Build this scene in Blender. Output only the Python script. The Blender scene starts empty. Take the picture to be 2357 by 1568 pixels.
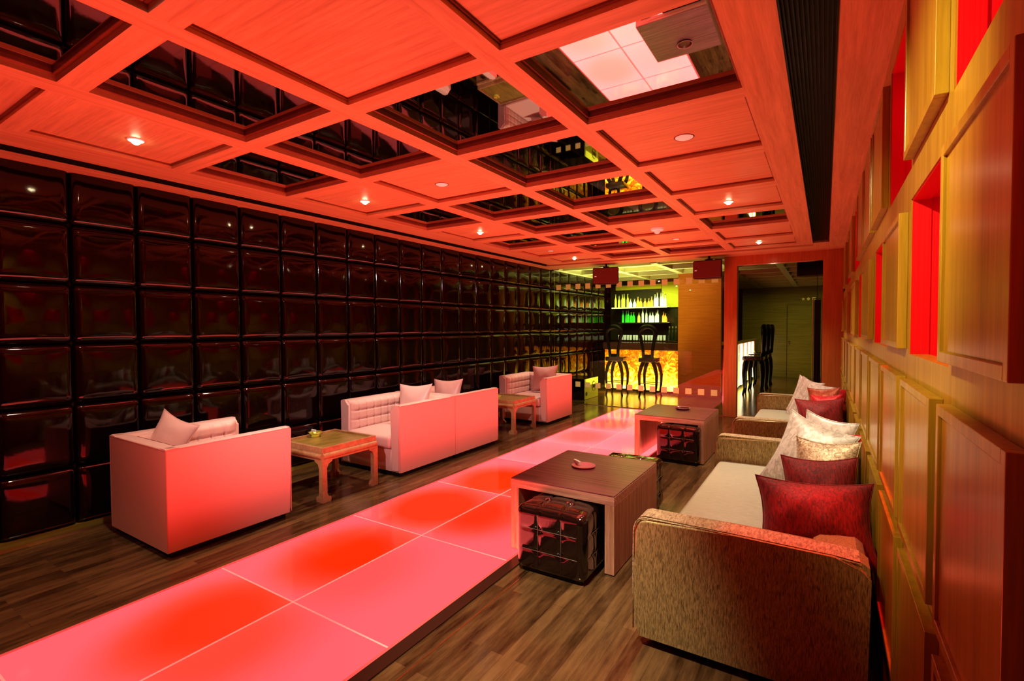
import bpy, bmesh, math, random
from mathutils import Vector, Matrix, Euler, noise
random.seed(7)
PI = math.pi
scn = bpy.context.scene
COL = scn.collection
KRED = 2.8
C = 2.697            # underside of the ceiling beams

# ------------------------------------------------------------------ materials
def new_mat(name):
    m = bpy.data.materials.new(name); m.use_nodes = True
    nt = m.node_tree; nt.nodes.clear()
    out = nt.nodes.new('ShaderNodeOutputMaterial')
    return m, nt, out

def srgb(r, g, b):
    f = lambda c: (c/255/12.92) if c/255 <= .04045 else ((c/255+.055)/1.055)**2.4
    return (f(r), f(g), f(b), 1)

def plain(name, col, rough=.5, metal=0, coat=0, emit=None, es=0, spec=.5, bump=None, trans=0, coat_rough=.05):
    m, nt, out = new_mat(name)
    b = nt.nodes.new('ShaderNodeBsdfPrincipled')
    b.inputs['Base Color'].default_value = col if len(col) == 4 else (*col, 1)
    b.inputs['Roughness'].default_value = rough
    b.inputs['Metallic'].default_value = metal
    b.inputs['Coat Weight'].default_value = coat
    b.inputs['Coat Roughness'].default_value = coat_rough
    b.inputs['Specular IOR Level'].default_value = spec
    b.inputs['Transmission Weight'].default_value = trans
    if emit:
        b.inputs['Emission Color'].default_value = (*emit[:3], 1)
        b.inputs['Emission Strength'].default_value = es
    if bump:
        sc, st, dist = bump
        tc = nt.nodes.new('ShaderNodeTexCoord'); mp = nt.nodes.new('ShaderNodeMapping')
        mp.inputs['Scale'].default_value = sc
        nz = nt.nodes.new('ShaderNodeTexNoise'); nz.inputs['Scale'].default_value = 1
        nz.inputs['Detail'].default_value = 3
        bp = nt.nodes.new('ShaderNodeBump'); bp.inputs['Strength'].default_value = st
        bp.inputs['Distance'].default_value = dist
        nt.links.new(tc.outputs['Object'], mp.inputs[0]); nt.links.new(mp.outputs[0], nz.inputs['Vector'])
        nt.links.new(nz.outputs[0], bp.inputs['Height']); nt.links.new(bp.outputs[0], b.inputs['Normal'])
    nt.links.new(b.outputs[0], out.inputs[0])
    return m

def wood(name, dark, light, scale=(1.2, 22, 22), rough=.4, coat=.2, wave=0.0, coat_rough=.2, spec=.4):
    """streaky veneer; grain runs along the axis with the small scale"""
    m, nt, out = new_mat(name)
    L = nt.links.new
    tc = nt.nodes.new('ShaderNodeTexCoord'); mp = nt.nodes.new('ShaderNodeMapping')
    mp.inputs['Scale'].default_value = scale
    L(tc.outputs['Object'], mp.inputs[0])
    n1 = nt.nodes.new('ShaderNodeTexNoise'); n1.inputs['Scale'].default_value = 1.0
    n1.inputs['Detail'].default_value = 6; n1.inputs['Roughness'].default_value = .65
    n1.inputs['Distortion'].default_value = .12
    L(mp.outputs[0], n1.inputs['Vector'])
    n2 = nt.nodes.new('ShaderNodeTexNoise'); n2.inputs['Scale'].default_value = 6
    n2.inputs['Detail'].default_value = 3
    L(mp.outputs[0], n2.inputs['Vector'])
    mx = nt.nodes.new('ShaderNodeMath'); mx.operation = 'MULTIPLY_ADD'
    L(n2.outputs[0], mx.inputs[0]); mx.inputs[1].default_value = .35; L(n1.outputs[0], mx.inputs[2])
    cr = nt.nodes.new('ShaderNodeValToRGB')
    cr.color_ramp.elements[0].position = .46; cr.color_ramp.elements[0].color = (*dark, 1)
    cr.color_ramp.elements[1].position = .86; cr.color_ramp.elements[1].color = (*light, 1)
    L(mx.outputs[0], cr.inputs[0])
    b = nt.nodes.new('ShaderNodeBsdfPrincipled')
    b.inputs['Roughness'].default_value = rough; b.inputs['Coat Weight'].default_value = coat
    b.inputs['Coat Roughness'].default_value = coat_rough
    b.inputs['Specular IOR Level'].default_value = spec
    L(cr.outputs[0], b.inputs['Base Color'])
    bp = nt.nodes.new('ShaderNodeBump'); bp.inputs['Strength'].default_value = .15; bp.inputs['Distance'].default_value = .002
    L(n1.outputs[0], bp.inputs['Height']); L(bp.outputs[0], b.inputs['Normal'])
    L(b.outputs[0], out.inputs[0])
    return m

def floor_mat(name):
    m, nt, out = new_mat(name); L = nt.links.new
    tc = nt.nodes.new('ShaderNodeTexCoord')
    mp = nt.nodes.new('ShaderNodeMapping'); mp.inputs['Rotation'].default_value = (0, 0, PI/2)
    L(tc.outputs['Object'], mp.inputs[0])
    br = nt.nodes.new('ShaderNodeTexBrick'); br.offset = .37; br.squash = 1
    br.inputs['Scale'].default_value = 1
    br.inputs['Color1'].default_value = (.0, .0, .0, 1); br.inputs['Color2'].default_value = (1, 1, 1, 1)
    br.inputs['Mortar'].default_value = (.2, .2, .2, 1)
    br.inputs['Mortar Size'].default_value = .0012; br.inputs['Bias'].default_value = 0
    br.inputs['Brick Width'].default_value = .8; br.inputs['Row Height'].default_value = .066
    L(mp.outputs[0], br.inputs['Vector'])
    mp2 = nt.nodes.new('ShaderNodeMapping'); mp2.inputs['Scale'].default_value = (14, 1.8, 9)
    L(tc.outputs['Object'], mp2.inputs[0])
    n1 = nt.nodes.new('ShaderNodeTexNoise'); n1.inputs['Scale'].default_value = 1.6; n1.inputs['Detail'].default_value = 6
    n1.inputs['Roughness'].default_value = .65
    L(mp2.outputs[0], n1.inputs['Vector'])
    ad = nt.nodes.new('ShaderNodeMath'); ad.operation = 'MULTIPLY_ADD'
    L(br.outputs['Color'], ad.inputs[0]); ad.inputs[1].default_value = .3; L(n1.outputs[0], ad.inputs[2])
    cr = nt.nodes.new('ShaderNodeValToRGB')
    cr.color_ramp.elements[0].position = .38; cr.color_ramp.elements[0].color = (.035, .016, .007, 1)
    cr.color_ramp.elements[1].position = .95; cr.color_ramp.elements[1].color = (.20, .115, .050, 1)
    L(ad.outputs[0], cr.inputs[0])
    b = nt.nodes.new('ShaderNodeBsdfPrincipled')
    L(cr.outputs[0], b.inputs['Base Color'])
    b.inputs['Roughness'].default_value = .17; b.inputs['Specular IOR Level'].default_value = .4
    bp = nt.nodes.new('ShaderNodeBump'); bp.inputs['Strength'].default_value = .22; bp.inputs['Distance'].default_value = .002
    L(ad.outputs[0], bp.inputs['Height']); L(bp.outputs[0], b.inputs['Normal'])
    L(b.outputs[0], out.inputs[0])
    return m

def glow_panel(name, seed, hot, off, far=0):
    """back-lit frosted glass: pink and orange-red patches imitate reflections, painted into the emission"""
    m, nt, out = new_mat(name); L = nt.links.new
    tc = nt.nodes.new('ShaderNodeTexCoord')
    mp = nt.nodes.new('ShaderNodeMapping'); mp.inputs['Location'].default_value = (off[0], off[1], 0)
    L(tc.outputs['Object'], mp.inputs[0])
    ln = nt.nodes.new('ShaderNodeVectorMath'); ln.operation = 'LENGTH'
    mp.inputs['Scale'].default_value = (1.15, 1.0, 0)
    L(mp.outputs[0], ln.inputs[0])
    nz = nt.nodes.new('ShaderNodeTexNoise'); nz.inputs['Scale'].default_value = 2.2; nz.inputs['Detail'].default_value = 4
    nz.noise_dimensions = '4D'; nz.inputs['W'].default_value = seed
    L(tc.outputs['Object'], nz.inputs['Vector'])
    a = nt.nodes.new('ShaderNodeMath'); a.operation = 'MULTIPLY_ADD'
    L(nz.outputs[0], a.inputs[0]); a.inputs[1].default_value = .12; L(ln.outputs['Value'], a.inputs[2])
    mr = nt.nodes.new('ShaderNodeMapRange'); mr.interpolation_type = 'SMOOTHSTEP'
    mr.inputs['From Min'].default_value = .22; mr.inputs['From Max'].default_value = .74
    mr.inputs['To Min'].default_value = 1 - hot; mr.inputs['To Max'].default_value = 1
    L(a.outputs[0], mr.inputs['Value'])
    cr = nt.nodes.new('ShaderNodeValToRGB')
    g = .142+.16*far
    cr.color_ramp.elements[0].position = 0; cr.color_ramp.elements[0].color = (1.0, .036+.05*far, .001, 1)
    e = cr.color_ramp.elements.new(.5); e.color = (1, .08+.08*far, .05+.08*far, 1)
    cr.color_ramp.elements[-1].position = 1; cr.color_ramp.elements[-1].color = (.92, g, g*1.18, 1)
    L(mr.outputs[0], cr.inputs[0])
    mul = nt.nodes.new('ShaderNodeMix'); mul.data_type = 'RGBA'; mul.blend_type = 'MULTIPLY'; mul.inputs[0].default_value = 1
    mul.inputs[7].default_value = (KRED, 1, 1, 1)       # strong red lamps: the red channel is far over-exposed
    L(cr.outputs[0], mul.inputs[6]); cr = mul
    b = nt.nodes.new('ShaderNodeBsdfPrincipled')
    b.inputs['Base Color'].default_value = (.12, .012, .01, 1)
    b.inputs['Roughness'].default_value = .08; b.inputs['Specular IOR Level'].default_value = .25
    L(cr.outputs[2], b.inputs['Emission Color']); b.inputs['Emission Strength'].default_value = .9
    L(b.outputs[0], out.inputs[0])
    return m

def onyx(name):
    m, nt, out = new_mat(name); L = nt.links.new
    tc = nt.nodes.new('ShaderNodeTexCoord')
    n = nt.nodes.new('ShaderNodeTexNoise'); n.inputs['Scale'].default_value = 5.5; n.inputs['Detail'].default_value = 9
    n.inputs['Roughness'].default_value = .7; n.inputs['Distortion'].default_value = 2.2
    L(tc.outputs['Object'], n.inputs['Vector'])
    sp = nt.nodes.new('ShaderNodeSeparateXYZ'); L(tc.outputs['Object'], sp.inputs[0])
    g = nt.nodes.new('ShaderNodeMath'); g.operation = 'MULTIPLY_ADD'   # brighter toward the foot
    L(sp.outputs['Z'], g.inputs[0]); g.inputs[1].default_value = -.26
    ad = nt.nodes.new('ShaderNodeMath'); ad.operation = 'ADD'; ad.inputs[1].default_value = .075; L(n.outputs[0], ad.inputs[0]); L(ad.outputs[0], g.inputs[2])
    cr = nt.nodes.new('ShaderNodeValToRGB'); r = cr.color_ramp
    r.elements[0].position = .28; r.elements[0].color = srgb(110, 45, 0)
    r.elements[1].position = .66; r.elements[1].color = srgb(255, 250, 150)
    e = r.elements.new(.38); e.color = srgb(200, 100, 8)
    e = r.elements.new(.45); e.color = srgb(235, 160, 20)
    e = r.elements.new(.53); e.color = srgb(250, 225, 70)
    L(g.outputs[0], cr.inputs[0])
    b = nt.nodes.new('ShaderNodeBsdfPrincipled'); b.inputs['Base Color'].default_value = (.3, .15, .02, 1)
    b.inputs['Roughness'].default_value = .15
    L(cr.outputs[0], b.inputs['Emission Color']); b.inputs['Emission Strength'].default_value = 2.8
    L(b.outputs[0], out.inputs[0])
    return m

def crinkle(name, dark, light, rough=.38, sheen=0.3, scale=(14, 14, 3), metal=.35, bump=.5):
    """shiny crinkled fabric with a vertical thread"""
    m, nt, out = new_mat(name); L = nt.links.new
    tc = nt.nodes.new('ShaderNodeTexCoord'); mp = nt.nodes.new('ShaderNodeMapping')
    mp.inputs['Scale'].default_value = scale
    L(tc.outputs['Object'], mp.inputs[0])
    n = nt.nodes.new('ShaderNodeTexNoise'); n.inputs['Scale'].default_value = 7; n.inputs['Detail'].default_value = 5
    n.inputs['Distortion'].default_value = 1.0; n.inputs['Roughness'].default_value = .6
    L(mp.outputs[0], n.inputs['Vector'])
    cr = nt.nodes.new('ShaderNodeValToRGB')
    cr.color_ramp.elements[0].position = .34; cr.color_ramp.elements[0].color = (*dark, 1)
    cr.color_ramp.elements[1].position = .6; cr.color_ramp.elements[1].color = (*light, 1)
    L(n.outputs[0], cr.inputs[0])
    b = nt.nodes.new('ShaderNodeBsdfPrincipled')
    L(cr.outputs[0], b.inputs['Base Color'])
    b.inputs['Roughness'].default_value = rough; b.inputs['Metallic'].default_value = metal
    b.inputs['Sheen Weight'].default_value = sheen
    bp = nt.nodes.new('ShaderNodeBump'); bp.inputs['Strength'].default_value = bump; bp.inputs['Distance'].default_value = .004
    L(n.outputs[0], bp.inputs['Height']); L(bp.outputs[0], b.inputs['Normal'])
    L(b.outputs[0], out.inputs[0])
    return m

def glass_mat(name, tint=(1, 1, 1), refl=.12):
    m, nt, out = new_mat(name); L = nt.links.new
    t = nt.nodes.new('ShaderNodeBsdfTransparent'); t.inputs[0].default_value = (*tint, 1)
    g = nt.nodes.new('ShaderNodeBsdfGlossy'); g.inputs['Roughness'].default_value = .0
    g.inputs['Color'].default_value = (1, 1, 1, 1)
    f = nt.nodes.new('ShaderNodeFresnel'); f.inputs['IOR'].default_value = 1.5
    a = nt.nodes.new('ShaderNodeMath'); a.operation = 'MULTIPLY_ADD'; a.inputs[1].default_value = .8; a.inputs[2].default_value = refl*.1
    a.use_clamp = True
    L(f.outputs[0], a.inputs[0])
    mx = nt.nodes.new('ShaderNodeMixShader')
    L(a.outputs[0], mx.inputs[0]); L(t.outputs[0], mx.inputs[1]); L(g.outputs[0], mx.inputs[2])
    L(mx.outputs[0], out.inputs[0])
    return m

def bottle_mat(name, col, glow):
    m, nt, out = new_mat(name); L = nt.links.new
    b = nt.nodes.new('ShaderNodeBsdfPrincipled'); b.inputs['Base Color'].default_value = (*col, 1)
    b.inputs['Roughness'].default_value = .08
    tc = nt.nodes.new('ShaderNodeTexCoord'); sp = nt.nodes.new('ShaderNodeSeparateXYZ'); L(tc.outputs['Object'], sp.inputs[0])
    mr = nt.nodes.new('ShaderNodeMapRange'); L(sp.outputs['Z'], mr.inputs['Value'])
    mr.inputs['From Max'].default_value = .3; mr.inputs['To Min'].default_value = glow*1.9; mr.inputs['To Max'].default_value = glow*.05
    b.inputs['Emission Color'].default_value = (*col, 1)      # emission fading upward imitates light from the glowing shelf below
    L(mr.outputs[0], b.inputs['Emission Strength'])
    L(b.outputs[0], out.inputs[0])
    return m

M = {}
M['ceil'] = wood('oak_veneer_ceiling', (.55, .29, .15), (.77, .45, .25), (1.6, 34, 34), rough=.5, coat=.1)
M['ceilx'] = wood('oak_veneer_beam', (.55, .29, .15), (.77, .45, .25), (1.6, 34, 34), rough=.5, coat=.1)
M['ceily'] = wood('oak_veneer_long_beam', (.55, .29, .15), (.77, .45, .25), (34, 1.6, 34), rough=.5, coat=.1)
M['mould'] = wood('dark_stained_moulding', (.16, .045, .02), (.30, .09, .04), (3, 3, 3), rough=.45)
M['mirror'] = plain('black_tinted_mirror', (.74, .66, .64), rough=.015, metal=1)
M['panel'] = wood('oak_veneer_wall', (.30, .185, .016), (.48, .31, .034), (30, 30, 1.4), rough=.32, coat=.5, coat_rough=.22)
M['walld'] = wood('oak_veneer_wall_field', (.28, .175, .016), (.44, .29, .034), (30, 30, 1.4), rough=.4, coat=.3)
M['wallg'] = wood('olive_oak_wall', (.20, .17, .03), (.34, .28, .055), (1.5, 1.5, 30), rough=.35, coat=.3)
M['wallb'] = wood('brown_oak_wall', (.42, .13, .015), (.60, .20, .03), (1.5, 1.5, 30), rough=.3, coat=.4)
M['frame'] = wood('red_oak_frame', (.42, .12, .035), (.60, .20, .06), (30, 30, 1.4), rough=.35, coat=.4)
M['red'] = plain('red_lacquer_niche', (.6, .003, .006), rough=.45, emit=(1, .0, .02), es=.06, bump=((160, 160, 2), .3, .002))
M['vinyl'] = plain('black_patent_vinyl', (.008, .0012, .001), rough=.07, coat=0, spec=.62, bump=((9, 9, 9), .10, .006))
M['floor'] = floor_mat('dark_walnut_planks')
M['strip'] = plain('brass_floor_strip', (.75, .6, .3), rough=.25, metal=1)
M['edge'] = plain('dark_bronze_edge', (.10, .045, .03), rough=.25, metal=.6)
M['joint'] = plain('glowing_panel_joint', (.8, .4, .35), rough=.4, emit=srgb(225, 110, 110), es=.75)
M['joint_dark'] = plain('panel_rim', (.5, .1, .1), rough=.3, emit=srgb(200, 70, 70), es=.6)
M['pink'] = plain('pale_pink_satin', (.80, .50, .47), rough=.42, spec=.35, bump=((300, 300, 300), .12, .001))
M['pinkpipe'] = plain('pink_piping', (.72, .36, .33), rough=.5)
M['pinkpil'] = plain('pink_satin_cushion', (.82, .48, .46), rough=.34, bump=((14, 14, 14), .25, .01))
M['black'] = plain('matt_black', (.008, .006, .006), rough=.6)
M['blackplast'] = plain('black_lacquer', (.004, .003, .003), rough=.25, spec=.3)
M['oak'] = wood('golden_oak_table', (.20, .13, .03), (.42, .28, .08), (26, 3, 26), rough=.35, coat=.3)
M['oakedge'] = wood('red_oak_apron', (.34, .17, .08), (.56, .33, .17), (8, 8, 8), rough=.35, coat=.3)
M['zebra'] = wood('zebrano_veneer', (.10, .028, .035), (.33, .115, .125), (1.4, 45, 45), rough=.3, coat=.35)
M['zebrav'] = wood('zebrano_veneer_lit_upright', (.34, .14, .09), (.78, .42, .28), (55, 55, 2.2), rough=.32, coat=.3)  # lighter veneer copy: walkway light on the uprights painted into the colour
M['zebrae'] = wood('zebrano_veneer_lit_edge', (.45, .17, .13), (.85, .50, .38), (2.2, 60, 60), rough=.32, coat=.3)  # lighter, pinker veneer copy: red walkway light painted on the edges
M['leather'] = plain('black_patent_leather', (.012, .006, .005), rough=.07, coat=1, spec=.6, coat_rough=.04, bump=((9, 9, 9), .25, .01))
M['seam'] = plain('grey_seam', (.22, .17, .14), rough=.4)
M['gold'] = crinkle('champagne_crinkle_fabric', (.17, .115, .04), (.56, .42, .19), scale=(30, 30, 4), metal=.4, sheen=.1)
M['goldseat'] = crinkle('cream_satin_seat', (.50, .50, .37), (.62, .61, .48), scale=(3, 18, 18), metal=.1, bump=.12)
M['goldtop'] = crinkle('champagne_crinkle_top', (.26, .17, .085), (.74, .60, .38), scale=(16, 4, 6))
M['foot'] = plain('red_brown_foot', (.14, .03, .015), rough=.4)
M['cred'] = crinkle('crimson_crinkle_velvet', (.10, .002, .003), (.32, .006, .010), rough=.62, metal=.0, sheen=.15, scale=(14, 14, 3), bump=.7)
M['cbright'] = crinkle('scarlet_satin', (.45, .008, .012), (.8, .02, .03), rough=.35, metal=.2)
M['crust'] = crinkle('rust_satin', (.28, .05, .02), (.5, .12, .05), rough=.35, metal=.3)
M['cwhite'] = crinkle('silver_white_jacquard', (.50, .48, .42), (.86, .84, .78), rough=.4, metal=.1, scale=(5, 5, 3), bump=.35)
M['cgold'] = crinkle('bronze_lace_fabric', (.22, .14, .07), (.75, .62, .42), rough=.4, metal=.3, scale=(9, 9, 9))
M['chrome'] = plain('chrome', (.8, .8, .78), rough=.12, metal=1)
M['ventblack'] = plain('vent_black', (.01, .006, .006), rough=.4)
M['ventslat'] = plain('vent_slat_bronze', (.035, .024, .022), rough=.28, metal=.85)
M['white'] = plain('white_plastic', (.92, .90, .88), rough=.5, emit=(1, .8, .7), es=.16)  # slight emission added to lift the white; the plastic is no lamp
M['lamp'] = plain('lamp_glow', (1, .9, .7), emit=(1.0, .86, .52), es=26)
M['speaker'] = plain('dark_speaker_grille', (.16, .03, .025), rough=.5, bump=((400, 400, 400), .4, .002))  # red light on the speaker front painted into the base colour
M['speakerside'] = plain('speaker_body', (.06, .012, .01), rough=.45)  # reddish tone paints red light onto the dark cabinet
M['glass'] = glass_mat('clear_glass', (.97, .96, .93), .10)
M['frost'] = plain('frosted_sticker', (.55, .48, .26), rough=.6, emit=srgb(190, 165, 80), es=.25)  # yellow tint and faint emission painted in for bar light behind
M['onyx'] = onyx('backlit_onyx')
M['bartop'] = plain('bar_top_dark', (.05, .018, .012), rough=.12, coat=.5)
M['barwhite'] = plain('white_lit_glass', (.8, .8, .75), emit=(1, .96, .8), es=2.2)
M['shelf'] = plain('lit_shelf', (.5, .5, .3), emit=srgb(225, 235, 150), es=1.3)
M['shelfdark'] = plain('dark_shelf', (.03, .03, .015), rough=.25)
M['lime'] = plain('painted_lit_wall', (.42, .44, .04), rough=.5, emit=srgb(170, 170, 20), es=.25)  # yellow-green light on the bar wall painted as colour and emission
M['darkback'] = plain('dark_back_wall', (.035, .035, .025), rough=.2)
M['barceil'] = wood('bar_lit_ceiling', (.55, .55, .30), (.75, .75, .45), (2, 20, 20), rough=.5)  # greenish-yellow bar lighting painted into the ceiling wood
M['barbeam'] = plain('bar_beam', (.55, .52, .28), rough=.5)  # same bar lighting painted into the beam colour
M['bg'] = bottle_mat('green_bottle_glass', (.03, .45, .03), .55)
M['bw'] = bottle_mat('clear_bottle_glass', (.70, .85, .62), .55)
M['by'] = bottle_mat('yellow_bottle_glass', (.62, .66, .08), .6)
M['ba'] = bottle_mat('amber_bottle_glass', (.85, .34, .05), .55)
M['cap'] = plain('bottle_cap', (.5, .5, .4), rough=.3, metal=.8)
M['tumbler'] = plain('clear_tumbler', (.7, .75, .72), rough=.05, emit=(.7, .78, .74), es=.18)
M['dark_btl'] = plain('dark_wine_glass', (.02, .03, .02), rough=.06, coat=1)
M['board'] = plain('painted_lit_side', (.42, .44, .05), rough=.45)  # yellow light on the speaker cabinet's side painted as base colour
M['ink'] = plain('dark_ink', (.03, .03, .01), rough=.6)
M['brass'] = plain('gold_glass', (.85, .7, .15), rough=.12, metal=.9, emit=(1, .8, .1), es=.15)
M['ashred'] = plain('pink_ceramic', (.7, .22, .26), rough=.25, bump=((60, 60, 60), .5, .004))
M['paper'] = plain('white_card', (.85, .85, .82), rough=.6)
M['ashdark'] = plain('dark_ceramic', (.12, .03, .02), rough=.25)

# ------------------------------------------------------------------ mesh helpers
class MB:
    def __init__(s): s.bm = bmesh.new()
    def box(s, lo, hi, bev=0, seg=2):
        r = bmesh.ops.create_cube(s.bm, size=1)
        vs = r['verts']
        for v in vs:
            v.co = Vector([(lo[i]+hi[i])/2 + v.co[i]*(hi[i]-lo[i]) for i in range(3)])
        if bev:
            es = list({e for v in vs for e in v.link_edges})
            bmesh.ops.bevel(s.bm, geom=es, offset=bev, segments=seg, profile=.5, affect='EDGES', clamp_overlap=True)
        return s
    def tube(s, pts, r, n=8, cap=True):
        """swept circle through points; r float or list"""
        pts = [Vector(p) for p in pts]; rs = r if isinstance(r, (list, tuple)) else [r]*len(pts)
        rings = []; prev = None
        for i, p in enumerate(pts):
            t = (pts[min(i+1, len(pts)-1)] - pts[max(i-1, 0)]).normalized()
            if prev is None:
                a = Vector((0, 0, 1)) if abs(t.z) < .9 else Vector((1, 0, 0))
                u = t.cross(a).normalized()
            else:
                u = (prev - t*prev.dot(t)).normalized()
            prev = u; w = t.cross(u)
            rings.append([s.bm.verts.new(p + (u*math.cos(2*PI*k/n) + w*math.sin(2*PI*k/n))*rs[i]) for k in range(n)])
        for a, b in zip(rings, rings[1:]):
            for k in range(n):
                s.bm.faces.new((a[k], a[(k+1) % n], b[(k+1) % n], b[k]))
        if cap:
            s.bm.faces.new(list(reversed(rings[0]))); s.bm.faces.new(rings[-1])
        return s
    def lathe(s, prof, n=20, c=(0, 0, 0)):
        rings = []
        for (r, z) in prof:
            if r < 1e-5: rings.append([s.bm.verts.new((c[0], c[1], c[2]+z))])
            else: rings.append([s.bm.verts.new((c[0]+r*math.cos(2*PI*k/n), c[1]+r*math.sin(2*PI*k/n), c[2]+z)) for k in range(n)])
        for a, b in zip(rings, rings[1:]):
            for k in range(n):
                k2 = (k+1) % n
                if len(a) == 1 and len(b) == 1: continue
                if len(a) == 1: s.bm.faces.new((a[0], b[k2], b[k]))
                elif len(b) == 1: s.bm.faces.new((a[k], a[k2], b[0]))
                else: s.bm.faces.new((a[k], a[k2], b[k2], b[k]))
        return s
    def grid(s, nu, nv, fn, flip=False):
        g = [[s.bm.verts.new(fn(i/nu, j/nv)) for j in range(nv+1)] for i in range(nu+1)]
        for i in range(nu):
            for j in range(nv):
                q = (g[i][j], g[i+1][j], g[i+1][j+1], g[i][j+1])
                s.bm.faces.new(q if not flip else tuple(reversed(q)))
        return s
    def prism(s, poly, axis, a, b):
        """poly 2D list extruded between a and b along axis (0,1,2)"""
        def P(p, t):
            return {0: (t, p[0], p[1]), 1: (p[0], t, p[1]), 2: (p[0], p[1], t)}[axis]
        A = [s.bm.verts.new(P(p, a)) for p in poly]; B = [s.bm.verts.new(P(p, b)) for p in poly]
        n = len(poly)
        for k in range(n): s.bm.faces.new((A[k], A[(k+1) % n], B[(k+1) % n], B[k]))
        s.bm.faces.new(list(reversed(A))); s.bm.faces.new(B)
        return s
    def build(s, name, mat, parent=None, smooth=False, recalc=True, loc=None, rot=None):
        if recalc: bmesh.ops.recalc_face_normals(s.bm, faces=s.bm.faces)
        me = bpy.data.meshes.new(name); s.bm.to_mesh(me); s.bm.free()
        me.materials.append(M[mat] if isinstance(mat, str) else mat)
        if smooth:
            for p in me.polygons: p.use_smooth = True
            if smooth != 'all':
                try: me.set_sharp_from_angle(angle=math.radians(38))
                except Exception: pass
        o = bpy.data.objects.new(name, me); COL.objects.link(o)
        if parent: o.parent = parent
        if loc: o.location = loc
        if rot: o.rotation_euler = rot
        return o

def tag(o, label, cat, group=None, kind=None):
    o['label'] = label; o['category'] = cat
    if group: o['group'] = group
    if kind: o['kind'] = kind
    return o
def thing(name, label, cat, loc=(0, 0, 0), rz=0, group=None):
    o = bpy.data.objects.new(name, None); COL.objects.link(o)
    o.empty_display_size = .1; o.location = loc; o.rotation_euler = (0, 0, rz)
    return tag(o, label, cat, group)
def struct(o, label=None):
    o['kind'] = 'structure'
    if label: o['label'] = label; o['category'] = 'room'
    return o
def copy_tree(o, parent=None):
    c = o.copy(); COL.objects.link(c)
    if parent: c.parent = parent
    for ch in list(o.children): copy_tree(ch, c)
    return c
def dup(o, loc, rz=None, label=None, group=None):
    c = copy_tree(o); c.location = loc
    if rz is not None: c.rotation_euler = (0, 0, rz)
    if label: c['label'] = label
    if group: c['group'] = group
    return c

# ================================================================== SETTING
# ---- floor (around the walkway)
WX0, WX1, WXM, WYE = -3.25, -1.727, -2.49, 8.93
YN, YF = -2.6, 17.6; WY0 = -.44
XL, XR = -4.763, .226
fl = MB()
fl.box((-4.9, YN, -.06), (WX0, WYE, 0)); fl.box((WX1, YN, -.06), (.7, WYE, 0)); fl.box((-4.9, WYE, -.06), (3.2, YF, 0)); fl.box((WX0, YN, -.06), (WX1, WY0, 0))
struct(fl.build('floor', 'floor'), 'dark glossy walnut plank floor')
# ---- lit walkway
wk = thing('lit_walkway', 'glowing red and pink glass walkway set in the dark plank floor', 'walkway', (WXM, 4, 0))
wlines = [-.44, .605, 1.648, 2.69, 3.73, 4.78, 5.82, 6.86, 7.9, WYE]
reflection_map = {(-.44, 0): (.3, .1, .1), (.605, 0): (.95, .22, .22), (.605, 1): (.5, -.4, .1), (1.648, 0): (1.0, .20, .05), (1.648, 1): (.25, -.45, -.1),  # painted reflection patches per panel: strength and offset
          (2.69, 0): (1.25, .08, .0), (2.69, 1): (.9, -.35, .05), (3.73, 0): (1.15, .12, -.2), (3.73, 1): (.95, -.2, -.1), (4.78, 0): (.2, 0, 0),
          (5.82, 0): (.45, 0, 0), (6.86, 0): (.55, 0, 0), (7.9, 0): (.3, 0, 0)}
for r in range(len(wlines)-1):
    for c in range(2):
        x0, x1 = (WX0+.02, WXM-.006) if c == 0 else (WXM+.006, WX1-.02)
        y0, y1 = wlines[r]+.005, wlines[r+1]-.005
        h, ox, oy = reflection_map.get((wlines[r], c), (.15, 0, 0))
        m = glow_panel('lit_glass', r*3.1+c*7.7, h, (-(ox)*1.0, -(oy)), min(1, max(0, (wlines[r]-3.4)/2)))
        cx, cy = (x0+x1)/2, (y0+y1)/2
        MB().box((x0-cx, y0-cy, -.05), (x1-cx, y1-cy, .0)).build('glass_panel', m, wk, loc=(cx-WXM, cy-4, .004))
j = MB()
for y in wlines[1:-1]: j.box((WX0+.02-WXM, y-.005-4, -.05), (WX1-.02-WXM, y+.005-4, .0045))
j.box((-.006, WY0-4, -.05), (.006, WYE-4, .005))
j.build('panel_joint', 'joint', wk)
j = MB(); j.box((WX0-WXM, WY0-4, -.05), (WX0+.02-WXM, WYE-4, .006)); j.box((WX1-.02-WXM, WY0-4, -.05), (WX1-WXM, WYE-4, .006))
j.box((WX0-WXM, WYE-4-.02, -.05), (WX1-WXM, WYE-4, .006))
j.build('edge_frame', 'joint_dark', wk)
struct(MB().box((WX1, YN, 0), (WX1+.075, WYE, .008)).build('trim_1', 'edge'), 'dark edging strip along the right side of the lit walkway')
struct(MB().box((-1.556, YN, 0), (-1.551, 5.0, .0025)).build('trim_2', 'strip'), 'thin brass strip let into the planks beside the walkway')

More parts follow.
